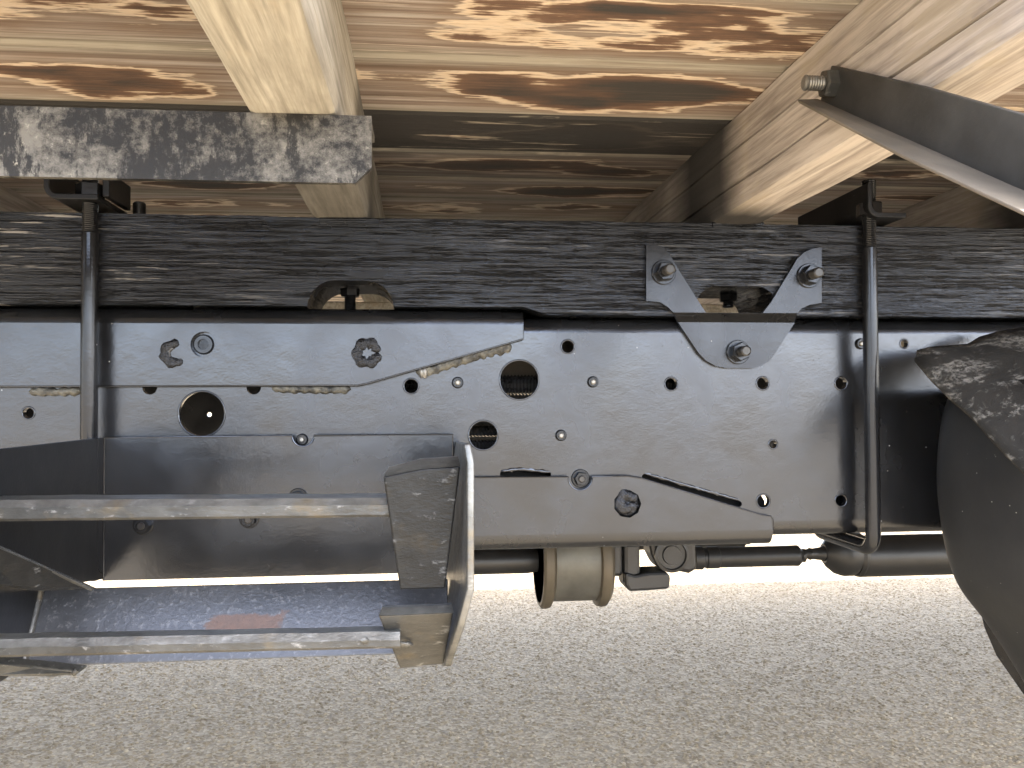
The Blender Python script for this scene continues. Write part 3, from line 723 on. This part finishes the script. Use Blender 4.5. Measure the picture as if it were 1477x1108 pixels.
# ================================================================== side step
YP = .838
pl = xz(150, 640, YP); ptop = P(300, 630, YP).z; pbot = P(300, 834, YP).z; xr = xz(653, 640, YP)[0]; x0 = pl[0]
stp = thing('side_step', 'galvanised two-bar side step on a black sheet steel mounting', 'step', loc=(x0, YP, pbot))
nx, nz = xz(437, 630, YP); nr = 15 * S
outl = [(x0, pbot), (xr, pbot), (xr, ptop), (nx + nr, ptop)] + [(nx + nr * math.cos(math.radians(q_)), ptop + nr * math.sin(math.radians(q_))) for q_ in range(-15, -180, -15)] + [(nx - nr, ptop), (x0, ptop)]
v_, f_ = flat(outl, [], YP, YP + .005)
mb = MB().add(v_, f_)
mb.tube([(p_[0], YP + .0006, p_[1]) for p_ in outl[1:] + outl[:1]], .0011, 8)
child(mb.build('back_plate', 'paint', None, 40), stp)
child(MB().box(xr - .005, xr - .0002, YP + .0052, YR - .0068, pbot, ptop).build('back_plate_return', 'paint', None, 0), stp)
# side panel coming towards the viewer
Xp = x0 - .0005
YLt, YLb = PX(60, 850, Xp).y, PX(34, 962, Xp).y
zLt, zLb = PX(60, 850, Xp).z, PX(34, 962, Xp).z
A = [(Xp, YP + .002, ptop), (Xp, YP + .002, P(145, 836, YP).z), (Xp, YLt, zLt), (Xp, YLb, zLb), (Xp, .25, zLb), (Xp, .25, ptop)]
child(MB().prism(A, (-.004, 0, 0)).build('side_panel', 'paint_dull', None, 0, .0006), stp)
# sloping lower plate
xr2 = P(646, 850, YLt).x
A = [(Xp, YLt, zLt), (xr2, YLt, zLt), (xr2 - .001, YLb, zLb), (Xp, YLb, zLb)]
rc = (P(352, 906, YLt - .012) + P(352, 906, YLb)) / 2
def worn_rust():
    t = MT('worn_black_paint_with_rust'); v = t.coord()
    n1 = t.noise(v, 16, 5, .65); n2 = t.noise(v, 240, 4, .7); n4 = t.noise(v, 60, 5, .7)
    col = t.mix(t.ramp(n1, [(.35, 0.0), (.65, .8)]), (.018, .019, .0205), (.045, .047, .051))
    col = t.mix(t.math('MULTIPLY', t.ramp(n2, [(.55, 0.0), (.68, 1.0)]), .4), col, (.17, .175, .185))
    d = t.n('ShaderNodeSeparateXYZ', Vector=t.n('ShaderNodeVectorMath', _operation='SUBTRACT', i0=t.n('ShaderNodeNewGeometry').outputs['Position'], i1=tuple(rc)).outputs[0])
    m = t.math('MAXIMUM', t.math('MULTIPLY', t.math('ABSOLUTE', d.outputs[0]), 1 / .0295), t.math('MULTIPLY', t.math('ABSOLUTE', d.outputs[2]), 1 / .0085))
    m = t.math('ADD', m, t.math('MULTIPLY_ADD', n4, 2.0, -1.0))
    core = t.ramp(m, [(.8, 1.0), (1.05, 0.0)]); halo = t.ramp(m, [(.9, .6), (1.8, 0.0)])
    col = t.mix(halo, col, (.028, .025, .022))
    col = t.mix(t.math('MULTIPLY', core, t.ramp(n2, [(.3, .6), (.6, 1.0)])), col, (.085, .05, .036))
    return t.done(col, t.math('MULTIPLY_ADD', core, .4, .3), 0, .9, t.bump(n2, .3, .001), (.81, .87, 1.0))
MAT['worn_rust'] = worn_rust()
lp = child(MB().prism(A, (0, .004, -.001)).build('lower_plate', 'worn_rust', None, 0, .001), stp); lp['label'] = 'sloping black plate with a brown rust patch'
child(MB().tube([(Xp, YLt - .002, zLt), (Xp, YLb - .002, zLb)], .0028, 10).build('corner_bead', 'galv', None, 40), stp)
# bars
def bar(pxl, pxr, pyt_l, pyb_l, pyt_r, pyb_r, Yf, dep, mat):
    l0, l1 = P(pxl, pyt_l, Yf), P(pxl, pyb_l, Yf); r0, r1 = P(pxr, pyt_r, Yf), P(pxr, pyb_r, Yf)
    n = 40; secs = []
    mb = MB(); vs_ = []; sec_n = 8
    for i in range(n + 1):
        t_ = i / n; a_ = l0.lerp(r0, t_); b_ = l1.lerp(r1, t_); c_ = .0018
        j = .0006 * noise.noise(Vector((a_.x * 35, 0, 0)))
        z1, z0 = a_.z + j, b_.z + j * .5
        ring_ = [(Yf, z0 + c_), (Yf, z1 - c_), (Yf + .0042, z1 + .0028), (Yf + dep - c_, z1 + .0028), (Yf + dep, z1 - c_), (Yf + dep, z0 + c_), (Yf + dep - c_, z0), (Yf + c_, z0)]
        vs_ += [(a_.x, y_, z_) for y_, z_ in ring_]
    fs = [(i * 8 + k, i * 8 + (k + 1) % 8, (i + 1) * 8 + (k + 1) % 8, (i + 1) * 8 + k) for i in range(n) for k in range(8)] + [tuple(range(8))[::-1], tuple(range(n * 8, n * 8 + 8))]
    o_ = mb.add(vs_, fs).build('step_bar', mat, None, 30); o_.data.materials.append(MAT['sky_bright'])  # second slot paints the sky highlight on chamfer and top
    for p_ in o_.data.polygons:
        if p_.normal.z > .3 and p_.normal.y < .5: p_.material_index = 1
    return child(o_, stp)
bar(-120, 566, 729, 754, 725, 746, .612, .036, 'galv_mid')
bar(-120, 577, 933, 952, 919, 936, .592, .02, 'galv_mid')
# upper end bracket: face plate with a flange folded back along the top
Yk = .606
fp = [(553, 688), (608, 677), (664, 673), (642, 849), (577, 851)]
pts = [P(px, py, Yk) for px, py in fp]
child(MB().prism(pts, (0, .005, 0)).build('end_bracket', 'galv_dark', None, 0, .0012), stp)  # face plate in a much darker steel than the bars
tpz = [pts[0], pts[1], pts[2]]
A = [tpz[0], tpz[1], tpz[2], tpz[2] + Vector((-.001, .014, .006)), tpz[1] + Vector((-.001, .014, .006)), tpz[0] + Vector((.003, .012, .0055))]
A = [p_ + Vector((0, .0001, .0002)) for p_ in A]
child(MB().prism(A, (0, .0052, 0)).build('end_bracket_flange', 'sky_bright', None, 0), stp)  # paler colour stands in for sky light along the top
# lower end bracket leaning back to the lower plate
fp = [(546, 889, .588), (654, 884, .588), (640, 958, .64), (577, 965, .64)]
pts = [P(*q_) for q_ in fp]
child(MB().prism(pts, (0, .005, .001)).build('end_bracket', 'galv_mid', None, 0, .0012), stp)
A = [pts[0] + Vector((0, .0001, .0002)), pts[1] + Vector((0, .0001, .0002)), pts[1] + Vector((-.0005, .009, .0035)), pts[0] + Vector((.002, .009, .0035))]
child(MB().prism(A, (0, .0052, 0)).build('end_bracket_flange', 'sky_bright', None, 0), stp)  # sky highlight painted in here as well
# end plate
fr_ = [(678, 640), (683, 668), (683, 760), (683, 850), (670, 900), (655, 945), (650, 961)]
Yf_ = [.575, .572, .572, .572, .575, .60, .625]
bk_ = [(661, 637, .845), (657, 668, .845), (652, 760, .82), (646, 850, .74), (644, 900, .71), (642, 945, .69), (641, 961, .69)]
fl = [P(px - 4, py, y_) for (px, py), y_ in zip(fr_, Yf_)]; bl = [P(*q_) for q_ in bk_]
rows = []
for k in range(9): rows.append([f__.lerp(b__, k / 8) for f__, b__ in zip(fl, bl)])
child(MB().grid(rows).build('end_plate', 'galv_pale', None, 40, .0012, .0048), stp)
# left braces
A = [P(132, 850, .69), P(55, 853, .655), P(0, 846, .62), P(-120, 835, .56), P(-120, 740, .56), P(0, 791, .62)]
child(MB().prism(A, (.003, .004, 0)).build('brace', 'galv_dark', None, 0, .0012), stp)
child(MB().tube([P(-120, 740, .559), P(0, 791, .619), P(132, 850, .689)], .0016, 8).build('brace_edge', 'galv', None, 40), stp)
A = [P(114, 968, .655), P(112, 973, .655), P(72, 977, .64), P(0, 976, .61), P(-90, 974, .57), P(-90, 948, .57), P(0, 957, .61), P(48, 961, .63)]
child(MB().prism(A, (.002, .012, .001)).build('brace', 'galv', None, 0, .0012), stp)
child(bead('weld_bead', [P(98, 969, .652), P(113, 970, .653)], .0022, 'weld', None, .8, .5, 31), stp)
child(bead('weld_bead', [P(596, 930, .612), P(560, 927, .603), P(520, 924, .589)], .0022, 'galv', None, .8, .6, 33), stp)
for (px, py, rt) in ((207, 757, .3), (360, 748, .7), (430, 718, .1)): add_bolt(stp, P(px, py, YP), False, rt)

# ================================================================== mudguard
mg = thing('mudguard', 'black plastic mudguard with scuffed dusty top lip beside the rail', 'mudguard', loc=P(1400, 780, .8))
prof = [(1378, 560), (1364, 585), (1356, 630), (1352, 690), (1356, 735), (1362, 775), (1370, 812), (1382, 845), (1400, 870), (1420, 893), (1445, 930), (1477, 982), (1520, 1055)]
rows = []
for (px, py) in prof:
    b0 = P(px, py, .80); row = []
    for k in range(15):
        u = k / 14; an = u * math.radians(100)
        row.append(b0 + Vector((.22 * (1 - math.cos(an)) , -.27 * math.sin(an), .02 * math.sin(u * 3.1) * (1 - abs(py - 760) / 400))))
    row = [b0 + Vector((.05, .05, 0)), b0 + Vector((.012, .02, 0))] + row
    rows.append(row)
sh = child(MB().grid(rows).build('front_shell', 'plastic', None, 60, 0, .004), mg)
sm = sh.modifiers.new('smooth', 'SUBSURF'); sm.levels = 2; sm.render_levels = 2; sh.modifiers.move(1, 0)
# scuffed lip: sheet rising from the shell to the rail
topc = [(1322, 508, .80), (1345, 502, .805), (1396, 499, .81), (1413, 487, .815), (1440, 481, .81), (1477, 474, .80), (1530, 470, .78)]
botc = [(1320, 522, .79), (1342, 549, .765), (1372, 577, .735), (1402, 603, .705), (1440, 645, .675), (1477, 684, .645), (1530, 738, .60)]
rows = []
for k in range(13):
    u = k / 12; row = []
    for (a_, b_) in zip(topc, botc):
        p_ = P(*a_).lerp(P(*b_), u); p_.y -= .022 * math.sin(math.pi * u) * min(1, (a_[0] - 1318) / 60)
        p_.z += .0015 * noise.noise(Vector((a_[0] * .03, u * 6, 0)))
        row.append(p_)
    rows.append(row)
child(MB().grid(rows).build('lip', 'scuffed', None, 60, 0, .004), mg)
rows = []
for (px, py) in ((1412, 872), (1420, 905), (1437, 945), (1477, 1002), (1520, 1065)):
    b0 = P(px, py, .86); rows.append([b0, b0 + Vector((.05, -.02, 0)), b0 + Vector((.12, -.03, 0))])
child(MB().grid(rows).build('inner_liner', 'rubber', None, 60, 0, .004), mg)

# ================================================================== driveline
YD = 1.25
def ax(py): return P(1000, py, YD).z
def xx(px): return P(px, 815, YD).x
SD = YD / F
ds = thing('drive_shaft', 'dark iron drive shaft with joints and a grey brake drum under the rail', 'drive shaft', loc=(xx(830), YD, ax(806)))
zc = ax(806)
def lt(name, prof_, z, mat='iron', n=32): return child(MB().lathe([(xx(p_) , r_ * SD) for p_, r_ in prof_], (0, YD, z), (1, 0, 0), n).build(name, mat, None, 35), ds)
lt('rear_tube', [(585, 18), (760, 18), (775, 16)], ax(803))
zd = ax(801)
lt('drum_rim', [(776, 66), (779, 70), (784, 70.5), (790, 69), (795, 60), (795, 50), (786, 50), (782, 60), (776, 62)], zd, 'drum_rim', 48)
lt('brake_drum', [(792, 40), (793, 60.5), (858, 60.5), (860, 40)], zd, 'drum', 48)
lt('drum_rim', [(855, 58), (857, 68), (863, 70), (869, 69), (874, 62), (875, 40)], zd, 'drum_rim', 48)
# yoke: block with ears and a hanging lug
mb = MB()
def bx(p0, p1, q0, q1, d0=-.03, d1=.03): a_ = P(p0, q0, YD); b_ = P(p1, q1, YD); mb.box(a_.x, b_.x, YD + d0, YD + d1, b_.z, a_.z); return mb
bx(876, 892, 780, 826)
child(mb.build('yoke_flange', 'iron', None, 0, .005), ds)
mb = MB(); bx(892, 916, 778, 838, -.034, -.008); child(mb.build('yoke_ear', 'iron', None, 0, .006), ds)
A = [P(px, py, YD - .04) for px, py in ((902, 826), (916, 830), (936, 826), (962, 825), (968, 832), (966, 850), (940, 852), (908, 854), (903, 845))]
child(MB().prism(A, (0, .05, 0)).build('yoke_lug', 'iron', None, 0, .004), ds)
A = [P(px, py, YD - .03) for px, py in ((936, 778), (1004, 778), (1006, 822), (995, 828), (975, 824), (952, 822), (946, 812), (940, 800))]
child(MB().prism(A, (0, .05, 0)).build('joint_yoke', 'iron', None, 0, .006), ds)
c = P(968, 800, YD - .031)
child(MB().lathe([(0, .025), (.006, .025), (.007, .021), (.003, .020), (.003, .014), (.006, .013), (.006, .002)], c, (0, -1, 0), 28).build('bearing_cap', 'iron', None, 30), ds)
gp = thing('pipe', 'black pipe running above the thin part of the drive shaft, behind the rail', 'pipe', loc=(xx(900), YD + .14, ax(782)))
child(MB().tube([(xx(560), YD + .14, ax(790)), (xx(1120), YD + .14, ax(791))], .025, 20).build('tube', 'iron', None, 40), gp)
child(MB().tube([(xx(1119), YD + .14, ax(791)), (xx(1130), YD + .14, ax(791))], .020, 20).build('end_cap', 'iron', None, 40), gp)
lt('joint_neck', [(1000, 17), (1012, 17), (1013, 15), (1020, 14)], ax(805))
lt('slip_shaft', [(1018, 16), (1035, 16), (1036, 15), (1132, 15), (1150, 15.5), (1156, 10), (1160, 10)], ax(805))
lt('shaft_neck', [(1158, 8), (1164, 7), (1168, 9), (1172, 8), (1185, 10), (1194, 14)], ax(803))
lt('shaft_bulb', [(1188, 14), (1194, 22), (1203, 30), (1214, 34), (1226, 34), (1232, 31), (1240, 30)], ax(803))
lt('weld_ring', [(1231, 31), (1236, 33), (1241, 31)], ax(806))
lt('shaft_tube', [(1238, 31), (1700, 31)], ax(808))
